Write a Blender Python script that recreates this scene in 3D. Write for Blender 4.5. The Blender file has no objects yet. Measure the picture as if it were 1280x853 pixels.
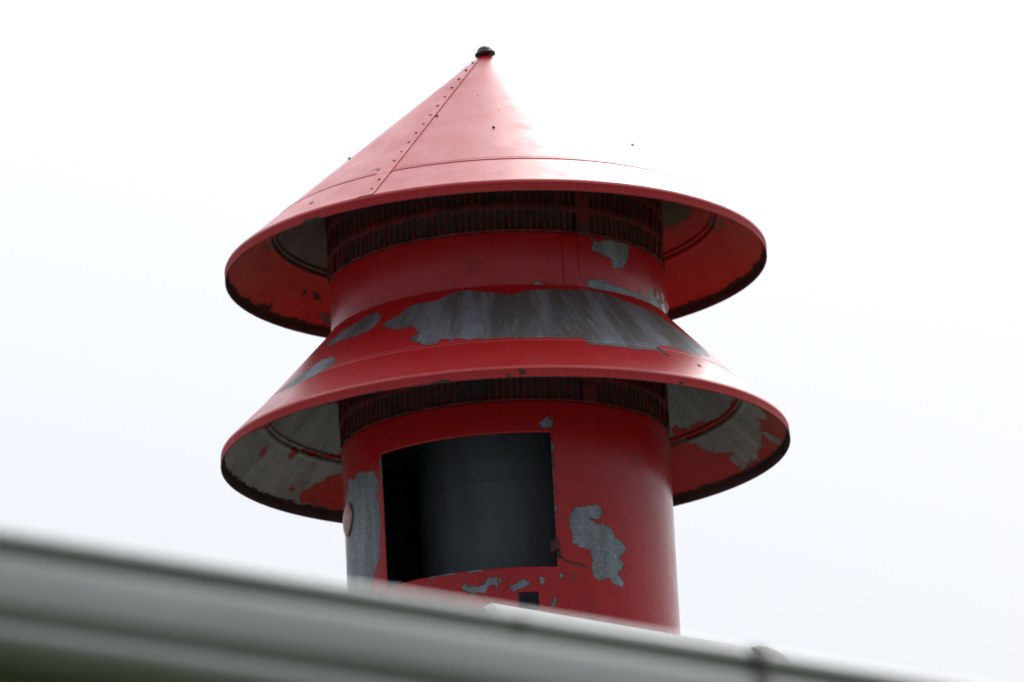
import bpy, math, random
import numpy as np
from mathutils import Matrix, Vector
random.seed(7)
R = math.radians
scene = bpy.context.scene
C = scene.collection

# ------------------------------------------------------------------ camera
Z0 = 6.0562                       # height of the lower hood's rim above the ground
cam_d = bpy.data.cameras.new('camera')
cam = bpy.data.objects.new('camera', cam_d); C.objects.link(cam)
ax = Vector((0.99866765, 0.01291853, -0.04996028)); ay = Vector((0.05158084, -0.27856623, 0.9590309))
fw = Vector((0.00152798, 0.96033013, 0.27886144))
M = Matrix((ax, ay, -fw)).transposed().to_4x4()
M.translation = Vector((0, -16.2052, Z0 - 4.4562))
cam.matrix_world = M
cam_d.sensor_width = 36; cam_d.lens = 281.25
cam_d.clip_start = 0.5; cam_d.clip_end = 3000
cam_d.dof.use_dof = True; cam_d.dof.focus_distance = 15.9; cam_d.dof.aperture_fstop = 6.6
scene.camera = cam

# ------------------------------------------------------------------ light
SUN_EL, SUN_AZ = 47.0, 21.0       # azimuth measured from +Y towards +X: behind the vent, to the right
scene.view_settings.view_transform = 'Standard'; scene.view_settings.look = 'None'
scene.view_settings.gamma = 1; scene.view_settings.exposure = 1.3
w = bpy.data.worlds.new('World'); scene.world = w; w.use_nodes = True
nt = w.node_tree; nt.nodes.clear()
def N(t, typ, **kw):
    n = t.nodes.new(typ)
    for k, v in kw.items(): setattr(n, k, v)
    return n
out = N(nt, 'ShaderNodeOutputWorld'); bg = N(nt, 'ShaderNodeBackground'); bg.inputs['Strength'].default_value = 0.1
sky = N(nt, 'ShaderNodeTexSky', sky_type='NISHITA'); sky.sun_disc = False
sky.sun_elevation = R(SUN_EL); sky.sun_rotation = R(SUN_AZ); sky.dust_density = 3.0
tc = N(nt, 'ShaderNodeTexCoord')
sdir = Vector((math.cos(R(SUN_EL))*math.sin(R(SUN_AZ)), math.cos(R(SUN_EL))*math.cos(R(SUN_AZ)), math.sin(R(SUN_EL))))
nrm = N(nt, 'ShaderNodeVectorMath', operation='NORMALIZE'); nt.links.new(tc.outputs['Generated'], nrm.inputs[0])
dot = N(nt, 'ShaderNodeVectorMath', operation='DOT_PRODUCT'); nt.links.new(nrm.outputs[0], dot.inputs[0]); dot.inputs[1].default_value = sdir
cl = N(nt, 'ShaderNodeMath', operation='MAXIMUM'); nt.links.new(dot.outputs['Value'], cl.inputs[0]); cl.inputs[1].default_value = 0
pw = N(nt, 'ShaderNodeMath', operation='POWER'); nt.links.new(cl.outputs[0], pw.inputs[0]); pw.inputs[1].default_value = 40
sc = N(nt, 'ShaderNodeMath', operation='MULTIPLY'); nt.links.new(pw.outputs[0], sc.inputs[0]); sc.inputs[1].default_value = 24.0
cn = N(nt, 'ShaderNodeTexNoise'); cn.inputs['Scale'].default_value = 2.2; cn.inputs['Detail'].default_value = 5
nt.links.new(nrm.outputs[0], cn.inputs['Vector'])
cm = N(nt, 'ShaderNodeMath', operation='MULTIPLY_ADD'); nt.links.new(cn.outputs['Fac'], cm.inputs[0]); cm.inputs[1].default_value = 0.8; cm.inputs[2].default_value = 1.1
pw2 = N(nt, 'ShaderNodeMath', operation='POWER'); nt.links.new(cl.outputs[0], pw2.inputs[0]); pw2.inputs[1].default_value = 2
sc2 = N(nt, 'ShaderNodeMath', operation='MULTIPLY_ADD'); nt.links.new(pw2.outputs[0], sc2.inputs[0]); sc2.inputs[1].default_value = 2.75; nt.links.new(sc.outputs[0], sc2.inputs[2])
sp = N(nt, 'ShaderNodeSeparateXYZ'); nt.links.new(nrm.outputs[0], sp.inputs[0])
mr = N(nt, 'ShaderNodeMapRange', interpolation_type='SMOOTHSTEP'); nt.links.new(sp.outputs['Z'], mr.inputs['Value'])
mr.inputs['From Min'].default_value = 0.20; mr.inputs['From Max'].default_value = 0.78; mr.inputs['To Max'].default_value = 7.0
hb = N(nt, 'ShaderNodeMath', operation='MULTIPLY'); nt.links.new(mr.outputs[0], hb.inputs[0]); nt.links.new(cl.outputs[0], hb.inputs[1])
hs = N(nt, 'ShaderNodeMath', operation='ADD'); nt.links.new(hb.outputs[0], hs.inputs[0]); nt.links.new(sc2.outputs[0], hs.inputs[1])
ad = N(nt, 'ShaderNodeMath', operation='ADD'); nt.links.new(cm.outputs[0], ad.inputs[0]); nt.links.new(hs.outputs[0], ad.inputs[1])
cc = N(nt, 'ShaderNodeVectorMath', operation='SCALE'); cc.inputs[0].default_value = (0.955, 0.97, 1.005); nt.links.new(ad.outputs[0], cc.inputs['Scale'])
mx = N(nt, 'ShaderNodeMix', data_type='RGBA'); mx.inputs['Factor'].default_value = 0.88      # thick white cloud in front of the blue sky
nt.links.new(sky.outputs[0], mx.inputs['A']); nt.links.new(cc.outputs[0], mx.inputs['B'])
nt.links.new(mx.outputs['Result'], bg.inputs['Color']); nt.links.new(bg.outputs[0], out.inputs[0])
sun_d = bpy.data.lights.new('sun', 'SUN'); sun_d.energy = 0.5; sun_d.angle = R(24); sun_d.color = (1, 0.97, 0.93)
sun = bpy.data.objects.new('sun', sun_d); C.objects.link(sun); sun.location = (3, 8, 12)
sun.rotation_euler = (-sdir).to_track_quat('-Z', 'Y').to_euler()

# ------------------------------------------------------------------ materials
def mat(name):
    m = bpy.data.materials.new(name); m.use_nodes = True; t = m.node_tree
    return m, t, t.nodes['Principled BSDF']
def math_(t, op, a, b=None, c=None, clamp=False):
    n = N(t, 'ShaderNodeMath', operation=op); n.use_clamp = clamp
    for i, v in enumerate((a, b, c)):
        if v is None: continue
        if isinstance(v, (int, float)): n.inputs[i].default_value = v
        else: t.links.new(v, n.inputs[i])
    return n.outputs[0]
def noise(t, vec, scale, detail=4, rough=0.55):
    n = N(t, 'ShaderNodeTexNoise'); n.inputs['Scale'].default_value = scale; n.inputs['Detail'].default_value = detail
    n.inputs['Roughness'].default_value = rough; t.links.new(vec, n.inputs['Vector']); return n.outputs['Fac']
def mapping(t, vec, s):
    n = N(t, 'ShaderNodeMapping'); n.inputs['Scale'].default_value = s; t.links.new(vec, n.inputs['Vector']); return n.outputs[0]
def mixc(t, f, a, b):
    n = N(t, 'ShaderNodeMix', data_type='RGBA')
    for k, v in (('Factor', f), ('A', a), ('B', b)):
        if isinstance(v, tuple): n.inputs[k].default_value = (*v, 1) if len(v) == 3 else v
        elif isinstance(v, (int, float)): n.inputs[k].default_value = v
        else: t.links.new(v, n.inputs[k])
    return n.outputs['Result']
def sstep(t, v, lo, hi):
    n = N(t, 'ShaderNodeMapRange', interpolation_type='SMOOTHSTEP'); t.links.new(v, n.inputs['Value'])
    n.inputs['From Min'].default_value = lo; n.inputs['From Max'].default_value = hi; return n.outputs['Result']

RED = (0.47, 0.011, 0.014)
def paint(name, metal_a=(0.20, 0.22, 0.25), metal_b=(0.10, 0.085, 0.07), streak=0.5, wobble=1.0, rough=0.33, chips=0.0, dirt=0.25, metallic=0.35, mrough=0.5, tread=0.0, spec=0.42, smear=0.0):
    """red gloss paint over galvanised sheet; 'peel' and 'grime' are distances to flaked spots, and to rusty spots and tears painted dark"""
    m, t, b = mat(name)
    oc = N(t, 'ShaderNodeTexCoord').outputs['Object']
    suv = N(t, 'ShaderNodeAttribute', attribute_name='suv').outputs['Vector']
    peel = N(t, 'ShaderNodeAttribute', attribute_name='peel').outputs['Fac']
    grime = N(t, 'ShaderNodeAttribute', attribute_name='grime').outputs['Fac']
    n1 = noise(t, oc, 45, 5, 0.6); n2 = noise(t, oc, 260, 3)
    j = math_(t, 'ADD', math_(t, 'MULTIPLY_ADD', n1, 0.026*wobble, -0.013*wobble), math_(t, 'MULTIPLY_ADD', n2, 0.010*wobble, -0.005*wobble))
    pd = math_(t, 'ADD', peel, j)
    nk = noise(t, oc, 95, 4, 0.65)
    pd = math_(t, 'MAXIMUM', pd, math_(t, 'ADD', math_(t, 'MULTIPLY_ADD', nk, 0.03, -0.0184), math_(t, 'MULTIPLY', peel, 0.16)))
    if chips > 0:
        nc = noise(t, oc, 30, 6, 0.7)
        pd = math_(t, 'MAXIMUM', pd, math_(t, 'MULTIPLY_ADD', nc, 0.05, -0.05*(1-chips)))
    pm = sstep(t, pd, -0.0006, 0.0006)
    gd = math_(t, 'ADD', grime, math_(t, 'MULTIPLY', j, 0.7)); gm = sstep(t, gd, -0.0012, 0.0006)
    edge = math_(t, 'SUBTRACT', sstep(t, pd, -0.0022, -0.0004), pm, clamp=True)
    # paint colour: slightly faded and dirty in drifts that run down the sheet
    fade = noise(t, mapping(t, suv, (9, 2.2, 1)), 1.0, 6, 0.6)
    spots = noise(t, oc, 12, 5, 0.65)
    col = mixc(t, math_(t, 'MULTIPLY', sstep(t, fade, 0.4, 0.75), 0.35), RED, (0.47, 0.028, 0.034))
    col = mixc(t, math_(t, 'MULTIPLY', sstep(t, spots, 0.55, 0.8), dirt), col, (0.13, 0.016, 0.016))
    specks = sstep(t, noise(t, oc, 170, 2), 0.735, 0.75)
    col = mixc(t, math_(t, 'MULTIPLY', specks, 0.6), col, (0.05, 0.02, 0.018))
    rain = noise(t, mapping(t, suv, (60, 1.6, 1)), 1.0, 5, 0.7)
    col = mixc(t, math_(t, 'MULTIPLY', sstep(t, rain, 0.55, 0.78), 0.35), col, (0.19, 0.02, 0.022))
    col = mixc(t, math_(t, 'MULTIPLY', sstep(t, rain, 0.46, 0.28), 0.16), col, (0.50, 0.09, 0.09))
    # bare metal with run marks
    st = noise(t, mapping(t, suv, (16, 2.5, 1)), 1.0, 6, 0.6)
    st2 = noise(t, mapping(t, suv, (7, 3, 1)), 1.0, 3)
    mc = mixc(t, sstep(t, math_(t, 'MULTIPLY_ADD', st, streak, math_(t, 'MULTIPLY', st2, 1-streak)), 0.44, 0.60), metal_b, metal_a)
    spang = noise(t, oc, 120, 4, 0.7)
    mc = mixc(t, math_(t, 'MULTIPLY', sstep(t, spang, 0.5, 0.8), 0.35 if smear else 1.0), mc, tuple(x*1.6 for x in metal_a))
    mc = mixc(t, math_(t, 'MULTIPLY', sstep(t, n1, 0.55, 0.72), 0.5), mc, tuple(x*0.5 for x in metal_b))
    if smear > 0:
        sm = noise(t, mapping(t, suv, (30, 9, 1)), 1.0, 5, 0.7)
        mc = mixc(t, math_(t, 'MULTIPLY', sstep(t, sm, 0.56, 0.70), smear), mc, (0.40, 0.41, 0.43))
    if tread > 0:
        wv = N(t, 'ShaderNodeTexWave', wave_type='BANDS', bands_direction='Y'); wv.inputs['Scale'].default_value = 16; wv.inputs['Distortion'].default_value = 3.5
        t.links.new(mapping(t, suv, (3.0, 1.8, 1)), wv.inputs['Vector'])
        mc = mixc(t, math_(t, 'MULTIPLY', math_(t, 'MULTIPLY', sstep(t, wv.outputs['Fac'], 0.75, 0.95), sstep(t, n2, 0.45, 0.6)), tread), mc, (0.03, 0.03, 0.032))
    col = mixc(t, pm, col, mc)
    col = mixc(t, math_(t, 'MULTIPLY', edge, 0.75), col, (0.05, 0.018, 0.014))
    gcol = mixc(t, n2, (0.035, 0.028, 0.024), (0.06, 0.045, 0.04))
    col = mixc(t, gm, col, gcol)
    t.links.new(col, b.inputs['Base Color']); b.inputs['Specular IOR Level'].default_value = spec
    anym = math_(t, 'MAXIMUM', pm, gm)
    rr = math_(t, 'MULTIPLY_ADD', sstep(t, spots, 0.3, 0.8), 0.12, rough)
    r = N(t, 'ShaderNodeMix', data_type='FLOAT'); t.links.new(anym, r.inputs['Factor']); t.links.new(rr, r.inputs['A']); r.inputs['B'].default_value = mrough
    r2 = N(t, 'ShaderNodeMix', data_type='FLOAT'); t.links.new(gm, r2.inputs['Factor']); t.links.new(r.outputs['Result'], r2.inputs['A']); r2.inputs['B'].default_value = 0.85
    t.links.new(r2.outputs['Result'], b.inputs['Roughness'])
    t.links.new(math_(t, 'MULTIPLY', pm, metallic), b.inputs['Metallic'])
    h = math_(t, 'MULTIPLY_ADD', pm, -0.8, math_(t, 'MULTIPLY', math_(t, 'MULTIPLY', n1, pm), 0.25))
    h = math_(t, 'ADD', h, math_(t, 'MULTIPLY', noise(t, oc, 5, 3), 1.2))
    h = math_(t, 'ADD', h, math_(t, 'MULTIPLY', n2, 0.04))
    bp = N(t, 'ShaderNodeBump'); bp.inputs['Distance'].default_value = 0.0018; bp.inputs['Strength'].default_value = 0.8
    t.links.new(h, bp.inputs['Height']); t.links.new(bp.outputs[0], b.inputs['Normal'])
    return m
def plain(name, col, rough=0.5, metallic=0.0, var=0.3, scale=20, stretch=(1, 1, 1), bump=0.0004, col2=None):
    m, t, b = mat(name)
    oc = N(t, 'ShaderNodeTexCoord').outputs['Object']
    n = noise(t, mapping(t, oc, stretch), scale, 6, 0.6)
    c2 = col2 or tuple(x*(1-var) for x in col)
    t.links.new(mixc(t, sstep(t, n, 0.35, 0.7), col, c2), b.inputs['Base Color'])
    b.inputs['Metallic'].default_value = metallic
    t.links.new(math_(t, 'MULTIPLY_ADD', n, 0.2, rough-0.1), b.inputs['Roughness'])
    bp = N(t, 'ShaderNodeBump'); bp.inputs['Distance'].default_value = bump; t.links.new(n, bp.inputs['Height']); t.links.new(bp.outputs[0], b.inputs['Normal'])
    return m
M_cone = paint('red_paint_hood', dirt=0.2, rough=0.33)
M_skirt = paint('red_paint_skirt', metal_a=(0.23, 0.25, 0.285), metal_b=(0.13, 0.122, 0.112), streak=0.35, wobble=0.8, smear=0.6)
M_body = paint('red_paint_body', metal_a=(0.25, 0.29, 0.33), metal_b=(0.17, 0.19, 0.21), streak=0.4, wobble=0.8, rough=0.19, dirt=0.5, tread=0.3, spec=0.36)
M_under = paint('red_paint_underside', metal_a=(0.33, 0.37, 0.39), metal_b=(0.23, 0.255, 0.27), streak=0.3, wobble=1.3, rough=0.5, dirt=0.3, metallic=0.1)
M_flake = plain('blistered_paint_sky_sheen', (0.78, 0.46, 0.43), 0.35, 0, 0.3, 60)  # blister on the drum; its pale pink paints in the sky's reflection
M_dark_red = plain('dark_red_paint', (0.19, 0.020, 0.022), 0.6, 0, 0.6, 25, col2=(0.05, 0.02, 0.02))  # deeper red than the hoods, with darker blotches
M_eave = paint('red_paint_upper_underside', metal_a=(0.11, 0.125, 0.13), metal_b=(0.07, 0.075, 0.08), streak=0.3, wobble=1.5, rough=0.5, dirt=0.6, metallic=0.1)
M_rust = plain('rusty_bolt', (0.055, 0.03, 0.03), 0.5, 0.3, 0.5, 200, col2=(0.03, 0.02, 0.02))
M_inner_dark = plain('dark_inner_sheet', (0.10, 0.098, 0.10), 0.8, 0.0, 0.4, 15)  # dark tone paints in the shade of inner faces and behind the slots
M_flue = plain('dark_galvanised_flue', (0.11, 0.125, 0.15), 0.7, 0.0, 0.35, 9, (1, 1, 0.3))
M_gutter = plain('pale_green_grey_gutter', (0.36, 0.385, 0.365), 0.42, 0.0, 0.18, 3, (1, 1, 4))
M_joint = plain('dull_gutter_sealant', (0.24, 0.24, 0.22), 0.7, 0.0, 0.4, 12)
M_roof = plain('weathered_roof_sheet', (0.16, 0.165, 0.16), 0.6, 0.0, 0.3, 5)
M_cap = plain('pale_ridge_sheet', (0.36, 0.38, 0.37), 0.6, 0.0, 0.15, 5)
M_fascia = plain('dark_green_fascia', (0.24, 0.30, 0.17), 0.6, 0.0, 0.3, 6)
M_wall = plain('cream_wall_paint', (0.45, 0.44, 0.38), 0.8, 0.0, 0.12, 2)
M_grass = plain('lawn', (0.060, 0.080, 0.040), 0.9, 0.0, 0.4, 1.2, col2=(0.09, 0.10, 0.06), bump=0.02)

# ------------------------------------------------------------------ mesh helpers
def link(name, me, parent=None, m=None):
    o = bpy.data.objects.new(name, me); C.objects.link(o)
    if parent: o.parent = parent
    if m:
        for k in (m if isinstance(m, (list, tuple)) else [m]): me.materials.append(k)
    return o
def raw(verts, faces, smooth=True, name='mesh'):
    me = bpy.data.meshes.new(name); me.from_pydata([tuple(v) for v in verts], [], [tuple(f) for f in faces]); me.update()
    if smooth: me.polygons.foreach_set('use_smooth', [True]*len(me.polygons))
    return me
MARKS = {"lb_peel":[[0.411,-0.2055,0.502,-0.2001,0.55,-0.1922,0.591,-0.1972,0.593,-0.2163,0.559,-0.2261,0.507,-0.2277,0.541,-0.2389,0.622,-0.236,0.665,-0.2471,0.679,-0.2609,0.743,-0.2692,0.762,-0.2843,0.724,-0.2989,0.7,-0.3032,0.745,-0.3171,0.695,-0.329,0.67,-0.338,0.725,-0.3516,0.722,-0.3661,0.693,-0.3658,0.648,-0.3596,0.623,-0.3478,0.551,-0.3573,0.517,-0.3481,0.486,-0.3362,0.5,-0.3167,0.485,-0.2948,0.427,-0.2882,0.375,-0.2811,0.373,-0.2588,0.363,-0.2367,0.38,-0.2204],[-0.291,-0.3582,-0.259,-0.3685,-0.22,-0.3655,-0.175,-0.3671,-0.154,-0.3588,-0.141,-0.3525,-0.096,-0.3515,-0.085,-0.3653,-0.084,-0.3788,-0.099,-0.3762,-0.104,-0.367,-0.143,-0.367,-0.158,-0.3812,-0.228,-0.3809,-0.287,-0.3741,-0.305,-0.3665],[-0.004,-0.3716,0.035,-0.3633,0.061,-0.358,0.111,-0.3664,0.103,-0.3731,0.058,-0.3771,0.007,-0.3842,-0.005,-0.3783,-0.029,-0.3734],[0.163,-0.3533,0.195,-0.3567,0.203,-0.3668,0.174,-0.3713,0.134,-0.3779,0.141,-0.3734,0.161,-0.3668],[0.291,-0.344,0.307,-0.3461,0.306,-0.3551,0.293,-0.3552],[0.23,-0.4028,0.253,-0.3971,0.271,-0.4071,0.257,-0.4139,0.229,-0.4095],[-0.302,-0.3408,-0.269,-0.3422,-0.276,-0.3476,-0.296,-0.3467],[-0.071,-0.3544,-0.059,-0.3592,-0.066,-0.3635,-0.075,-0.3588],[-1.272,-0.063,-1.136,-0.0722,-1.12,-0.0627,-0.936,-0.0738,-0.895,-0.0828,-0.894,-0.1191,-0.889,-0.1485,-0.878,-0.1748,-0.9,-0.2308,-0.896,-0.2599,-0.947,-0.2774,-0.961,-0.2978,-1.025,-0.3177,-1.036,-0.3611,-1.549,-0.3153,-1.384,-0.1729,-1.368,-0.105],[0.217,-0.0256,0.261,-0.0146,0.304,-0.025,0.293,-0.036,0.224,-0.0364]],"lb_grime":[[0.254,-0.3047,0.3,-0.306,0.336,-0.3152,0.411,-0.3235,0.489,-0.3291,0.491,-0.3316,0.41,-0.3277,0.335,-0.3215,0.28,-0.3157],[0.234,-0.2809,0.281,-0.2791,0.302,-0.2884,0.301,-0.3076,0.253,-0.3079,0.227,-0.2984]],"ub_peel":[[0.597,0.3776,0.659,0.3711,0.692,0.3776,0.904,0.3864,0.897,0.3576,0.883,0.3425,0.821,0.3242,0.758,0.3226,0.735,0.3401,0.654,0.3475,0.6,0.3519,0.619,0.3692],[0.556,0.2705,0.565,0.2825,0.62,0.2919,0.675,0.2876,0.775,0.2815,0.868,0.2804,0.997,0.2804,1.071,0.2769,1.124,0.2673,1.013,0.2534,0.863,0.2589,0.737,0.2628,0.639,0.2647],[1.108,0.3036,1.166,0.2945,1.299,0.288,1.368,0.2662,1.182,0.2535,1.082,0.2684],[0.195,0.27,0.247,0.2735,0.312,0.2709,0.246,0.2669]],"lc_peel":[[-0.606,0.1989,-0.534,0.2149,-0.487,0.2369,-0.406,0.2396,-0.334,0.2388,-0.273,0.2521,-0.195,0.2586,-0.084,0.2533,-0.064,0.2485,-0.033,0.2491,0.038,0.2388,0.088,0.2389,0.152,0.2456,0.218,0.2513,0.373,0.2542,0.522,0.2602,0.665,0.2551,0.753,0.2456,0.861,0.2366,0.983,0.2333,1.033,0.2135,1.099,0.1841,1.168,0.1638,1.082,0.1257,0.93,0.1131,0.843,0.1128,0.776,0.1183,0.698,0.1105,0.689,0.0853,0.666,0.0968,0.581,0.0892,0.522,0.0902,0.489,0.0907,0.401,0.0914,0.354,0.0923,0.351,0.1088,0.103,0.1093,0.027,0.1111,-0.034,0.1107,-0.015,0.11,-0.1,0.1116,-0.249,0.122,-0.26,0.113,-0.304,0.1104,-0.35,0.1236,-0.4,0.1385,-0.361,0.1517,-0.41,0.1712,-0.465,0.1717,-0.514,0.1746,-0.573,0.1905],[-0.953,0.2221,-0.865,0.2289,-0.781,0.246,-0.703,0.2412,-0.655,0.2253,-0.65,0.1991,-0.689,0.1899,-0.77,0.1839,-0.863,0.1912,-0.957,0.1839,-1.011,0.1952,-0.997,0.2104],[-1.103,0.0962,-1.042,0.1198,-0.972,0.1305,-0.89,0.1445,-0.822,0.1417,-0.764,0.1292,-0.757,0.1081,-0.791,0.104,-0.848,0.0948,-0.948,0.0886,-1.043,0.0888]],"lc_grime":[[-0.533,-0.0007,-0.474,0.0002,-0.422,0.0002,-0.419,-0.0125,-0.42,-0.037,-0.512,-0.0232],[-0.244,-0.0013,-0.205,0.0067,-0.177,0.0026,-0.17,-0.0265,-0.231,-0.0205],[-0.356,-0.0061,-0.275,-0.0106,-0.271,-0.0202,-0.349,-0.0169],[0.058,0.0162,0.077,0.0185,0.088,0.0068,0.065,0.0046],[0.677,0.1069,0.69,0.1071,0.708,0.0819,0.69,0.0783],[0.209,0.0446,0.22,0.0459,0.22,0.0407,0.209,0.04],[0.574,0.0555,0.591,0.0581,0.587,0.0527,0.571,0.0507],[0.831,0.0709,0.86,0.0756,0.849,0.0695,0.823,0.0656],[0.249,0.0612,0.261,0.0625,0.261,0.0573,0.249,0.0566],[0.654,0.0063,0.671,0.0093,0.666,0.0038,0.65,0.0015],[0.02,0.0051,0.03,0.0058,0.032,0.0006,0.022,0.0004],[-0.211,0.0564,-0.2,0.0555,-0.198,0.0496,-0.209,0.0511],[-0.131,0.0468,-0.121,0.0461,-0.12,0.0402,-0.13,0.0415],[-0.855,0.1849,-0.825,0.181,-0.81,0.1741,-0.84,0.1785]],"li_peel":[[-1.512,0.0205,-1.413,0.038,-1.69,0.1061,-1.899,0.17,-2.243,0.2108,-2.493,0.0979,-2.402,0.0888,-2.341,0.0728,-2.298,0.0555,-2.271,0.0432,-2.254,0.0295,-2.315,0.0254,-2.46,0.0221,-2.501,0.0217,-2.511,0.013,-2.354,0.015,-2.176,0.0142,-1.981,0.0187,-1.774,0.0184],[2.217,0.2168,2.0,0.1958,1.829,0.1639,1.707,0.1388,1.655,0.1196,1.782,0.1205,1.874,0.1135,1.996,0.1133,2.09,0.1171,2.145,0.1265,2.214,0.1199,2.277,0.1307,2.337,0.119,2.408,0.1312],[2.417,0.1016,2.405,0.1081,2.363,0.1063,2.254,0.1036,2.136,0.1028,1.993,0.1047,1.825,0.1036,1.643,0.1089,1.564,0.097,1.538,0.0744,1.609,0.0588,1.707,0.0687,1.787,0.0609,1.743,0.0453,1.716,0.0276,1.756,0.0185,1.789,0.0325,1.8,0.0516,1.906,0.0427,1.952,0.0387,1.978,0.0261,2.055,0.0295,2.11,0.0241,2.126,0.0368,2.123,0.0496,2.076,0.0565,2.126,0.0606,2.186,0.0709,2.229,0.0865,2.205,0.0888,2.267,0.0985,2.345,0.0994]],"li_keep":[[-2.011,0.0986,-2.052,0.107,-2.09,0.0914,-2.05,0.0897],[-2.091,0.1064,-2.203,0.1076,-2.371,0.1155,-2.383,0.1081,-2.281,0.1053,-2.172,0.1008],[-2.178,0.0434,-2.197,0.0534,-2.209,0.042,-2.199,0.0371],[-1.828,0.0784,-1.857,0.0884,-1.888,0.0724,-1.856,0.0686]],"ui_peel":[[-1.575,0.4948,-1.602,0.5207,-1.723,0.561,-1.989,0.5936,-2.361,0.5055,-2.173,0.4995,-2.034,0.4987,-1.824,0.5007],[-2.364,0.4463,-2.42,0.4463,-2.442,0.433,-2.392,0.4371],[1.987,0.5991,1.719,0.5405,1.884,0.54,2.066,0.541,2.239,0.554],[1.649,0.5102,1.572,0.4952,1.727,0.4961,1.793,0.5059]],"ui_grime":[[-2.168,0.4722,-2.203,0.4753,-2.231,0.468,-2.197,0.4652],[-2.251,0.4734,-2.291,0.4765,-2.322,0.4657,-2.281,0.4644],[-1.965,0.4278,-2.084,0.4371,-2.12,0.4214,-2.182,0.4237,-2.216,0.4155,-2.115,0.4092,-2.021,0.4144],[-2.116,0.4714,-2.128,0.4725,-2.148,0.4666,-2.136,0.4655]],"uc_grime":[[-0.772,0.4038,-0.75,0.4085,-0.675,0.4065,-0.638,0.387,-0.719,0.3873,-0.716,0.3775],[-0.467,0.6819,-0.457,0.6855,-0.428,0.6805,-0.429,0.6749],[0.019,0.6146,0.032,0.6183,0.043,0.6156,0.033,0.6104],[0.078,0.6778,0.084,0.6793,0.089,0.6793,0.086,0.6761],[-0.113,0.7337,-0.106,0.7351,-0.099,0.7349,-0.1,0.7317],[-0.58,0.5248,-0.551,0.5262,-0.505,0.5159,-0.526,0.512],[-0.804,0.4638,-0.793,0.4641,-0.766,0.4583,-0.768,0.455],[0.413,0.7679,0.439,0.7708,0.451,0.7702,0.425,0.7657],[-1.172,0.7682,-1.172,0.7692,-1.168,0.7691,-1.163,0.7669]]}
MARKS['lb_peel'] += [[.2790, -.055, .2850, -.055, .2855, -.14, .2830, -.25, .2790, -.25], [-.50, -.3325, -.30, -.3325, -.10, -.3325, -.10, -.3345, -.30, -.3355, -.50, -.3345], [-.86, -.05, -.852, -.05, -.852, -.12, -.86, -.12]]
def sdist(P, polys, ru, sz):
    """signed distance (metres, inside positive) of surface points P (phi, z) to the nearest outline"""
    best = np.full(len(P), -1.0); Q = np.stack([P[:, 0]*ru, P[:, 1]*sz], 1)
    for pl in polys:
        v = np.array(pl).reshape(-1, 2)*[ru, sz]
        lo, hi = v.min(0)-0.05, v.max(0)+0.05
        idx = np.where(((Q >= lo) & (Q <= hi)).all(1))[0]
        if not len(idx): continue
        q = Q[idx]; d2 = np.full(len(q), 9.0); ins = np.zeros(len(q), bool)
        for a, b in zip(v, np.roll(v, -1, 0)):
            e = b-a; L = (e*e).sum()+1e-12; tt = np.clip(((q-a)@e)/L, 0, 1); dd = ((q-a-tt[:, None]*e)**2).sum(1); d2 = np.minimum(d2, dd)
            c = ((a[1] > q[:, 1]) != (b[1] > q[:, 1]))
            if abs(e[1]) > 1e-12: ins ^= c & (q[:, 0] < a[0]+e[0]*(q[:, 1]-a[1])/e[1])
        s = np.where(ins, 1, -1)*np.sqrt(d2); best[idx] = np.maximum(best[idx], s)
    return best
def grid(name, phis, prof, parent, m, hole=None, marks=(), closed=False, thick=0.0, rim=0.0):
    """sheet of revolution. phis: azimuths from the side facing the garden, prof: (radius, height) rows"""
    phis = np.asarray(phis); prof = np.asarray(prof, float); nu, nv = len(phis), len(prof)
    s = np.concatenate([[0], np.cumsum(np.hypot(*np.diff(prof, axis=0).T))])
    PH, RR = np.meshgrid(phis, prof[:, 0]); _, ZZ = np.meshgrid(phis, prof[:, 1]); _, SS = np.meshgrid(phis, s)
    down = prof[-1, 1] < prof[0, 1]
    V = np.stack([RR*np.sin(PH), -RR*np.cos(PH), ZZ], -1).reshape(-1, 3)
    F = []
    for j in range(nv-1):
        for i in range(nu-1):
            if hole and hole(0.5*(phis[i]+phis[i+1]), 0.5*(prof[j, 1]+prof[j+1, 1]), i, j): continue
            a = j*nu+i; F.append((a, a+nu, a+nu+1, a+1) if down else (a, a+1, a+nu+1, a+nu))
    me = raw(V, F)
    o = link(name, me, parent, m)
    P = np.stack([PH.ravel(), ZZ.ravel()], 1); rm = float(prof[:, 0].mean())
    at = me.attributes.new('suv', 'FLOAT_VECTOR', 'POINT'); at.data.foreach_set('vector', np.stack([PH.ravel(), SS.ravel(), 0*SS.ravel()], 1).astype(np.float32).ravel())
    for kind in ('peel', 'grime'):
        d = np.full(len(P), -1.0)
        for key, sel, keep in marks:
            k = MARKS.get(key+'_'+kind, [])
            if not k: continue
            dd = sdist(P, k, rm, 1.25)
            if kind == 'peel' and key+'_keep' in MARKS: dd = np.minimum(dd, -sdist(P, MARKS[key+'_keep'], rm, 1.25))
            if kind == 'peel':      # outlines whose azimuth runs past half a turn
                for sh in (2*math.pi, -2*math.pi): dd = np.maximum(dd, sdist(P+[sh, 0], k, rm, 1.25))
            d = np.maximum(d, np.where(np.repeat(sel, nu), dd, -1))
        if rim and kind == 'grime': d = np.maximum(d, rim-SS.ravel())      # dirt gathered along the lip
        at = me.attributes.new(kind, 'FLOAT', 'POINT'); at.data.foreach_set('value', d.astype(np.float32))
    if thick:
        md = o.modifiers.new('sheet', 'SOLIDIFY'); md.thickness = thick; md.offset = -1
        if isinstance(m, (list, tuple)): md.material_offset = 1; md.material_offset_rim = 0
    return o
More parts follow.
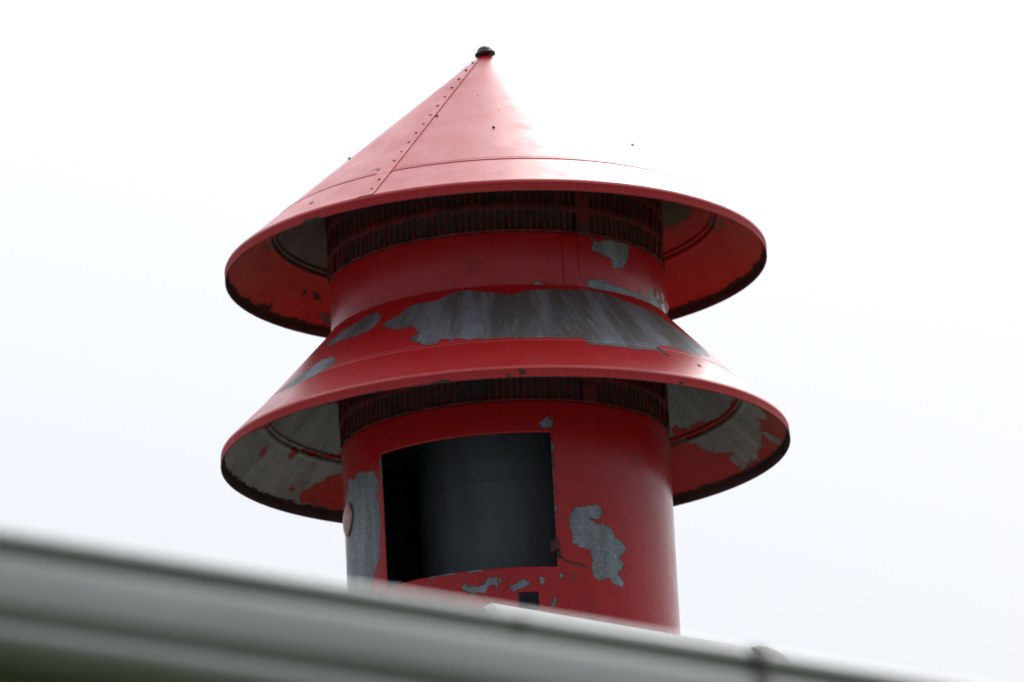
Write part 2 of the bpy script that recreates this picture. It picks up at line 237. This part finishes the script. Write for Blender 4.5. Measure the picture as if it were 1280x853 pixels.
def lerp(a, b, n, end=False): return [(a[0]+(b[0]-a[0])*i/n, a[1]+(b[1]-a[1])*i/n) for i in range(n+(1 if end else 0))]
def full(n): return np.linspace(-math.pi, math.pi, n+1)
def P3(r, phi, z): return Vector((r*math.sin(phi), -r*math.cos(phi), z))
def dome(name, p, n, r, h, parent, m, seg=12, brim=None):
    """small domed head standing on point p, pointing along n"""
    n = n.normalized(); q = n.to_track_quat('Z', 'Y'); V = []; F = []
    rows = ([(brim, -0.35*h), (brim, 0), (brim*0.9, 0.12*h)] if brim else [(r*1.02, -0.3*h)])
    rows += [(r*math.cos(a), h*math.sin(a)+(0.12*h if brim else 0)) for a in np.linspace(0, R(80), 6)]
    for rr, z in rows:
        for i in range(seg): V.append(p + q @ Vector((rr*math.cos(2*math.pi*i/seg), rr*math.sin(2*math.pi*i/seg), z)))
    for j in range(len(rows)-1):
        for i in range(seg): a = j*seg+i; b_ = j*seg+(i+1) % seg; F.append((a, b_, b_+seg, a+seg))
    F.append(tuple(range((len(rows)-1)*seg, len(rows)*seg))); F.append(tuple(reversed(range(seg))))
    return link(name, raw(V, F), parent, m)
def hexa(name, parent, m, P8, bevel=0.0):
    f = [(0, 1, 2, 3), (7, 6, 5, 4), (0, 4, 5, 1), (1, 5, 6, 2), (2, 6, 7, 3), (3, 7, 4, 0)]
    o = link(name, raw(P8, f, False), parent, m)
    if bevel:
        md = o.modifiers.new('edge', 'BEVEL'); md.width = bevel; md.segments = 2
    return o

# ------------------------------------------------------------------ ground
S_ = 1500; n_ = 24
gv = []; gf = []
xs = [math.copysign(abs(t)**2.2, t)*S_ for t in np.linspace(-1, 1, n_+1)]
for y in xs:
    for x in xs: gv.append((x, y, 0))
for j in range(n_):
    for i in range(n_): a = j*(n_+1)+i; gf.append((a, a+1, a+n_+2, a+n_+1))
g = link('ground', raw(gv, gf, False), None, M_grass); g['kind'] = 'structure'

# ------------------------------------------------------------------ house in the foreground
U = Vector((0.7547, 0.6561, 0)); OUT = Vector((0.6561, -0.7547, 0)); UPV = Vector((0, 0, 1))
A0 = Vector((-0.4766, -8.9731, Z0-2.5277))          # on the gutter, just under its rolled lip
house = bpy.data.objects.new('house', None); C.objects.link(house); hloc = Vector((A0.x, A0.y, 0)); house.location = hloc
house['label'] = 'pale grey-green house eave and roof edge crossing the blurred foreground'; house['category'] = 'house'
def W(s, o, z): return A0 + U*s + OUT*o + UPV*z - hloc        # along the eave, outwards, up (from A0)
S0, S1 = -5.0, 6.5
def extrude(name, prof, s0, s1, parent, m, smooth=True, steps=1, closed=False):
    V = []; F = []; n = len(prof)
    for k in range(steps+1):
        s = s0+(s1-s0)*k/steps
        for o_, z in prof: V.append(W(s, o_, z))
    for k in range(steps):
        for i in range(n if closed else n-1):
            a = k*n+i; b_ = k*n+(i+1) % n; F.append((a, a+n, b_+n, b_))
    if closed: F += [tuple(range(n)), tuple(reversed(range(steps*n, steps*n+n)))]
    o = link(name, raw(V, F, smooth), parent, m); return o
def arc(cx, cz, r, a0, a1, n): return [(cx+r*math.cos(R(a0+(a1-a0)*i/n)), cz+r*math.sin(R(a0+(a1-a0)*i/n))) for i in range(n+1)]
mm = 0.001
gp = [(-0.095, 0.028), (-0.095, -0.098)]                                   # back
gp += [(-0.03, -0.100)] + arc(0.000, -0.089, 0.011, -80, 60, 8)            # floor and bottom bead
gp += [(-0.004, -0.079), (-0.010, -0.073), (-0.008, -0.069), (0.010, -0.064), (0.0115, -0.058), (0.010, -0.044), (0.007, -0.028), (0.003, -0.014), (-0.004, -0.0105), (-0.011, -0.006), (-0.012, -0.001)]
gp += [(-0.008, 0.0015), (0.003, 0.0022), (0.0065, 0.0035), (0.007, 0.0050), (0.0045, 0.0100), (0.0015, 0.0145), (-0.001, 0.0160), (-0.004, 0.0135)]        # folded lip, tilted to the sky
gut = extrude('gutter', gp, S0, S1, house, M_gutter)
md = gut.modifiers.new('sheet', 'SOLIDIFY'); md.thickness = 0.0008; md.offset = -1
# joints: a broad sealed sleeve and a narrow clip
def sleeve(name, s, wdt, grow, m, pf):
    o = extrude(name, [(a+(grow if a > -0.05 else 0), b_+(grow if b_ > 0 else -grow if b_ < -0.08 else 0)) for a, b_ in pf], s-wdt/2, s+wdt/2, gut, m)
    md = o.modifiers.new('sheet', 'SOLIDIFY'); md.thickness = 0.002; md.offset = 0
sleeve('gutter_joint', 0.955, 0.022, 0.0008, M_joint, gp[2:])
sleeve('gutter_clip', 0.640, 0.012, 0.0008, M_joint, gp[-10:-3])
# fascia, soffit, walls, roof
extrude('fascia', [(-0.098, 0.02), (-0.098, -0.19), (-0.125, -0.19), (-0.125, 0.02)], S0, S1, house, M_fascia, False, 1, True)
extrude('soffit', [(-0.127, -0.172), (-0.127, -0.186), (-0.545, -0.186), (-0.545, -0.172)], S0, S1, house, M_fascia, False, 1, True)
HB = -A0.z
RW, RH = 5.37, 1.834-0.050                                                     # run and rise of the roof
hexa('wall', house, M_wall, [W(S0+.3, -.55, HB), W(S1-.3, -.55, HB), W(S1-.3, -2*RW+.55, HB), W(S0+.3, -2*RW+.55, HB),
                             W(S0+.3, -.55, -.18), W(S1-.3, -.55, -.18), W(S1-.3, -2*RW+.55, -.18), W(S0+.3, -2*RW+.55, -.18)])
ro = extrude('roof', [(-0.06, 0.012), (-0.09, 0.020), (-RW, RH), (-2*RW+0.09, 0.020), (-2*RW+0.09, -0.02), (-RW, RH-0.05), (-0.10, -0.02)], S0-.1, S1+.1, house, M_roof, False, 1, True)
# short folded saddle on the ridge in front of the vent; W() offsets of its two ends
RS0, RS1 = 5.2450, 5.9602
zt = 1.834
sd = []
for k, (s, dz) in enumerate([(RS0-0.020, -0.012), (RS0, 0.0), (RS1-0.05, -0.006), (RS1, -0.010)]):
    sd.append([W(s, -RW+0.052, zt-0.062+dz), W(s, -RW+0.014, zt-0.014+dz), W(s, -RW+0.003, zt-0.002+dz), W(s, -RW-0.012, zt-0.002+dz), W(s, -RW-0.05, zt-0.045+dz)])
V = [v for row in sd for v in row]; F = []
for k in range(len(sd)-1):
    for i in range(4): a = k*5+i; F.append((a, a+5, a+6, a+1))
rc = link('ridge_cap', raw(V, F, False), ro, M_cap)
md = rc.modifiers.new('sheet', 'SOLIDIFY'); md.thickness = 0.003; md.offset = -1
V = []; F = []
for k, s in enumerate(np.linspace(RS1-0.055, RS1+0.012, 8)):      # crumpled end of the saddle
    b_ = -0.002+0.006*math.sin(math.pi*k/7)+random.uniform(0, .003)
    V += [W(s, -RW+0.062, zt-0.060), W(s, -RW+0.022, zt-0.016+b_), W(s, -RW+0.004, zt-0.006+b_), W(s, -RW-0.02, zt-0.03)]
for k in range(7):
    for i in range(3): a = k*4+i; F.append((a, a+4, a+5, a+1))
re_ = link('sealant_lump', raw(V, F), ro, plain('old_mortar', (0.42, 0.40, 0.37), 0.9, 0, 0.4, 60))
re_.modifiers.new('s', 'SOLIDIFY').thickness = 0.006

# ------------------------------------------------------------------ the ventilator
vent = bpy.data.objects.new('roof_ventilator', None); C.objects.link(vent); vent.location = (0, 0, Z0)
vent['label'] = 'red double-hooded metal roof ventilator with peeling paint and open hatch'; vent['category'] = 'roof vent'
NPH = 1080
# --- upper hood
def bead(r0, z0, sl, k=1.0):
    """rows of a shallow pressed bead between two creases on a cone of slope sl, centred at r0"""
    nrm_ = Vector((sl, 1)).normalized(); tg = Vector((1, -sl)).normalized()
    return [(r0+tg.x*x+nrm_.x*y*k, z0+tg.y*x+nrm_.y*y*k) for x, y in ((-.0078, 0), (-.0062, -.0001), (-.0056, -.0019), (-.0046, -.0001), (-.003, .0007), (0, .0011), (.003, .0007), (.0046, -.0001), (.0056, -.0019), (.0062, -.0001), (.0078, 0))]
def inner_bead(r0, z0, sl):
    """the same joint from below: a rolled rib hanging off the lining, listed inwards"""
    nrm_ = Vector((-sl, -1)).normalized(); tg = Vector((-1, sl)).normalized(); rows = []
    for t in np.linspace(-1, 1, 23):
        y = 0.007*max(0, 1-((t+0.2)/0.42)**2)**0.5 if abs(t+0.2) < 0.42 else (0.004*max(0, 1-((t-0.6)/0.25)**2)**0.5 if abs(t-0.6) < 0.25 else -0.0008)
        rows.append((r0+tg.x*t*0.017+nrm_.x*y, z0+tg.y*t*0.017+nrm_.y*y))
    return rows
sl = 0.8
K1 = 0.8155                                    # the cone is a touch steeper above its bead
def uc(r, d=0): return (r, (0.885-sl*r if r > 0.476 else 0.5042+(0.476-r)*K1)+d)
def cr(z): return (0.885-z)/sl if z < 0.5042 else 0.476-(z-0.5042)/K1
prof = lerp(uc(0.010), uc(0.469), 60) + bead(0.476, uc(0.476)[1], sl) + lerp(uc(0.483), uc(0.566), 16, True)
prof += [(0.5705, 0.4288), (0.5730, 0.4262), (0.5738, 0.4235)]
nout = len(prof)
inn = [(0.5720, 0.4215), (0.5690, 0.4240)] + lerp(uc(0.566, -0.003), uc(0.492, -0.003), 16) + inner_bead(0.474, uc(0.474)[1]-0.003, sl) + lerp(uc(0.455, -0.003), uc(0.20, -0.003), 30, True)
def selmask(n, a, b_): s = np.zeros(n, bool); s[a:b_] = True; return s
hood = grid('upper_hood', full(NPH), prof, vent, M_cone, marks=[('uc', selmask(len(prof), 0, len(prof)), 0)])
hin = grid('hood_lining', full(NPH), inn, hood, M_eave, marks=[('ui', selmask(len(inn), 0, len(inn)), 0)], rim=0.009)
def drip(name, r0, z0, r1, z1, parent, m, key, n=640, sect=None):
    phis = np.linspace(-math.pi, math.pi, n*4+1)
    rows = lerp((r0, z0), (r1, z1), 6, True)
    o = grid(name, phis, rows, parent, [m, M_inner_dark], marks=[(key, selmask(len(rows), 0, len(rows)), 0)])
    me = o.data; co = np.empty(len(me.vertices)*3, np.float32); me.vertices.foreach_get('co', co); co = co.reshape(-1, 3)
    nu = len(phis); rib = np.tile(np.array([0, 0.0020, 0.0020, 0])[np.arange(nu) % 4], len(rows))
    row = np.repeat(np.arange(len(rows)), nu); rib = rib*((row >= 2) & (row <= 5))
    L = np.hypot(co[:, 0], co[:, 1]); co[:, 0] -= co[:, 0]/L*rib; co[:, 1] -= co[:, 1]/L*rib
    me.vertices.foreach_set('co', co.ravel()); me.update()
    md = o.modifiers.new('sheet', 'SOLIDIFY'); md.thickness = 0.0018; md.offset = -1; md.material_offset = 1; md.material_offset_rim = 1
    return o
drip('drip_edge', 0.5738, 0.4245, 0.5735, 0.4035, hood, M_cone, 'uc')
# lap seam strip with its rivets
SPH = -0.443
zs = np.linspace(0.876, 0.4275, 61); V = []; F = []
for z in zs:
    r = max(cr(z), 0.008); wd = min(0.034, 2.2*r)
    bz = 0.0008*max(0, 1-((r-0.476)/0.006)**2)
    for d, lift in ((0, 0.0002), (0, 0.0015), (-wd, 0.0014), (-wd, 0.0002)):
        a = SPH + d/max(r, 0.02); rr = r+(lift+bz)*0.62; V.append(P3(rr, a, z+(lift+bz)*0.78))
for k in range(len(zs)-1):
    for i in range(3): a = k*4+i; F.append((a, a+1, a+5, a+4))
seam = link('lap_seam', raw(V, F, False), hood, M_cone)
for nm, val in (('peel', -1.0), ('grime', -1.0)):
    at = seam.data.attributes.new(nm, 'FLOAT', 'POINT'); at.data.foreach_set('value', [val]*len(V))
nv = Vector((0, -sl, 1))
def cone_n(phi): return Vector((sl*math.sin(phi), -sl*math.cos(phi), 1))
for z in (0.862, 0.836, 0.806, 0.777, 0.747, 0.717, 0.687, 0.658, 0.628, 0.598, 0.568, 0.538, 0.478, 0.449):
    r = cr(z); a = SPH-0.014/r
    dome('rivet', P3(r, a, z)+cone_n(a).normalized()*0.0014, cone_n(a), 0.0036, 0.0012, hood, M_cone)
for phi, z, s in ((math.radians(-65.8), 0.628, .0038), (math.radians(66.1), 0.6252, .0036), (math.radians(1.7), 0.615, .0032), (math.radians(-24.2), 0.679, .003)):
    r = cr(z); dome('bolt', P3(r, phi, z), cone_n(phi), s, s*1.1, hood, M_rust)
dome('finial', Vector((0, 0, 0.8905)), Vector((-0.10, 0, 1)), 0.0175, 0.014, hood, M_rust, 20, brim=0.0218)

# --- upper drum with its slotted collar
zz = list(np.linspace(0.235, 0.383, 40))
drum = grid('upper_drum', full(720), [(0.3545, z) for z in zz], vent, [M_body, M_inner_dark], marks=[('ub', selmask(len(zz), 0, len(zz)), 0)], thick=0.002)
def collar(name, r, z0, rows, parent, nslot, seam_lo, seam_hi, duty=0.62, key=None):
    """sheet collar punched with rows of upright slots; rows: list of (bottom, top)"""
    phis = []
    for i in range(nslot):
        a = -math.pi+2*math.pi*i/nslot; phis += [a, a+2*math.pi/nslot*(1-duty)]
    phis.append(math.pi); zl = [z0]
    for a, b_ in rows: zl += [a, a+0.25*(b_-a), a+0.75*(b_-a), b_]
    zl.append(rows[-1][1]+0.012)
    def hole(ph, z, i, j):
        return i % 2 == 1 and not (seam_lo < ph < seam_hi) and any(a < z < b_ for a, b_ in rows)
    sel = selmask(len(zl), 0, len(zl))
    o = grid(name, phis, [(r, z) for z in zl], parent, [M_dark_red, M_inner_dark], hole=hole, marks=[(key, sel, 0)] if key else (), thick=0.0025)
    me = o.data                                                    # bars knocked slightly out of true
    for v in me.vertices:
        p = v.co; a = math.atan2(p.x, -p.y); rr = 0.0016*math.sin(a*37)+0.0012*math.sin(a*91+p.z*60); L = math.hypot(p.x, p.y); p.x += p.x/L*rr; p.y += p.y/L*rr
    return o
collar('slotted_collar', 0.3545, 0.3835, [(0.389, 0.431), (0.447, 0.489), (0.506, 0.548)], vent, 150, R(28.5), R(34.5))
# vertical lap of the drum
def strip(name, r, phi0, phi1, z0, z1, t, parent, m):
    V = []; F = []; n = 10; k = 6
    for j in range(n+1):
        z = z0+(z1-z0)*j/n
        for i in range(k+1):
            V.append(P3(r+t, phi0+(phi1-phi0)*i/k, z))
    for j in range(n):
        for i in range(k): a = j*(k+1)+i; F.append((a, a+1, a+k+2, a+k+1))
    o = link(name, raw(V, F), parent, m); md = o.modifiers.new('s', 'SOLIDIFY'); md.thickness = t*0.9; md.offset = -1
    for nm in ('peel', 'grime'):
        at = o.data.attributes.new(nm, 'FLOAT', 'POINT'); at.data.foreach_set('value', [-1.0]*len(V))
    return o
strip('drum_lap', 0.3548, R(23), R(28.9), 0.262, 0.383, 0.0018, drum, M_body)

# --- lower hood (skirt)
s1 = (0.2606-0.095)/(0.52-0.3645)
lc = lambda r: 0.2606-(r-0.3645)*s1
prof = [(0.3570, 0.2640), (0.3600, 0.2665), (0.3632, 0.2645)] + lerp((0.3645, 0.2606), (0.503, lc(0.503)), 44)
prof += bead(0.5100, lc(0.510), s1, 0.5) + lerp((0.5165, lc(0.5165)), (0.592, 0.0270), 28, True) + [(0.5960, 0.0235), (0.5978, 0.0195)]
skirt = grid('lower_hood', full(NPH), prof, vent, M_skirt, marks=[('lc', selmask(len(prof), 0, len(prof)), 0)])
inn = [(0.5970, 0.0185), (0.5930, 0.0215)] + lerp((0.589, 0.0260), (0.526, 0.0855), 20)
inn += inner_bead(0.508, lc(0.508)-0.005, s1) + lerp((0.488, lc(0.488)-0.004), (0.357, 0.2606), 30, True)
grid('hood_lining', full(NPH), inn, skirt, M_under, marks=[('li', selmask(len(inn), 0, len(inn)), 0)], rim=0.008)
drip('drip_edge', 0.5978, 0.0205, 0.5990, -0.0010, skirt, M_skirt, 'lc', 680)

# --- lower drum with the open hatch
h0, h1 = R(-48.5), R(16.0); q0, q1 = R(1.9), R(8.8)
ph = sorted(set([round(x, 6) for x in np.linspace(-math.pi, math.pi, 721)] + [h0, h1, q0, q1]))
zl = sorted(set(list(np.round(np.linspace(-1.25, -0.45, 12), 5)) + list(np.round(np.linspace(-0.44, 0.022, 93), 5)) + [-0.047, -0.3325, -0.386, -0.425]))
def hole(p_, z, i, j):
    return (h0 < p_ < h1 and -0.3325 < z < -0.047) or (q0 < p_ < q1 and -0.425 < z < -0.386)
body = grid('lower_drum', ph, [(0.345, z) for z in zl], vent, [M_body, M_inner_dark], hole=hole, marks=[('lb', selmask(len(zl), 0, len(zl)), 0)], thick=0.003)
collar('slotted_collar', 0.345, 0.0225, [(0.027, 0.073), (0.087, 0.133), (0.147, 0.193)], vent, 150, R(28.5), R(33))
# bent hinge left on the hatch's right edge
hz = -0.285
V = []
for dz in (-0.016, 0.014):
    for dp, dr in ((-3.2, -0.006), (-1.2, 0.004), (0.8, 0.005), (2.0, 0.0015)):
        V.append(P3(0.345+dr*0.7, h1+R(dp*0.62), hz+dz*0.8+0.005*math.sin(dp*2.3)))
F = [(i, i+1, i+5, i+4) for i in range(3)]
hg = link('hinge', raw(V, F, False), vent, M_dark_red); md = hg.modifiers.new('s', 'SOLIDIFY'); md.thickness = 0.003
# blistered flake of paint curling off the left side
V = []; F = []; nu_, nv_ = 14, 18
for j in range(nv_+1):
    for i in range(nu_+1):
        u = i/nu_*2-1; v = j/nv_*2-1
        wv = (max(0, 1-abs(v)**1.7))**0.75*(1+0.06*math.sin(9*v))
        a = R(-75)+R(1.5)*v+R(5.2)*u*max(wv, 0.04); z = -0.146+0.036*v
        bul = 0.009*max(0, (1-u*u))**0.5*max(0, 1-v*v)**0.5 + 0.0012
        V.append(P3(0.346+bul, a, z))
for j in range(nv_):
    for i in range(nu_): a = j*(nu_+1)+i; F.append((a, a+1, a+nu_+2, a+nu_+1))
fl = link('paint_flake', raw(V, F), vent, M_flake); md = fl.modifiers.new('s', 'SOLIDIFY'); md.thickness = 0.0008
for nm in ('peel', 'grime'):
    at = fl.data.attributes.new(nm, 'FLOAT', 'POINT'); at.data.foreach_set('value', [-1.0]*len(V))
# curled shreds of paint near the neck, right
for pz, pp, hh in ((0.300, 74, 0.030), (0.288, 80, 0.035)):
    V = []; F = []
    for j in range(9):
        v = j/8; wd = 2.6*math.sin(math.pi*(0.1+0.85*v))
        for i in range(4):
            u = i/3-0.5; V.append(P3(0.356+0.006*math.sin(math.pi*v)+0.004*abs(u), R(pp+wd*u+4*v*(-1)), pz-hh/2+hh*v))
    for j in range(8):
        for i in range(3): a = j*4+i; F.append((a, a+1, a+5, a+4))
    sh = link('paint_shred', raw(V, F), vent, M_gutter); sh.modifiers.new('s', 'SOLIDIFY').thickness = 0.0006
# --- flue inside
rows = []
for z in np.linspace(-1.25, 0.58, 60):
    rows.append((0.187, z))
for zb in (-0.10, 0.2): rows += [(0.187, zb-0.006), (0.1880, zb-0.003), (0.1880, zb+0.003), (0.187, zb+0.006)]
rows.sort(key=lambda q: q[1])
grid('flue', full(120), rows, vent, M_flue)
grid('slot_darkener', full(90), [(0.332, 0.018), (0.332, 0.30), (0.332, 0.585)], vent, M_inner_dark)  # added dark cylinder behind the slots so their gaps look black
grid('light_stop_plate', full(90), [(0.186, 0.0165), (0.26, 0.0166), (0.342, 0.0168)], vent, M_inner_dark)  # added plate that keeps light from the slots out of the hatch
# collar flashing where the drum leaves the back of the roof
grid('base_flashing', full(96), [(0.3465, -0.86), (0.3505, -0.88), (0.362, -0.97), (0.45, -1.14), (0.56, -1.24)], vent, M_roof, thick=0.003)
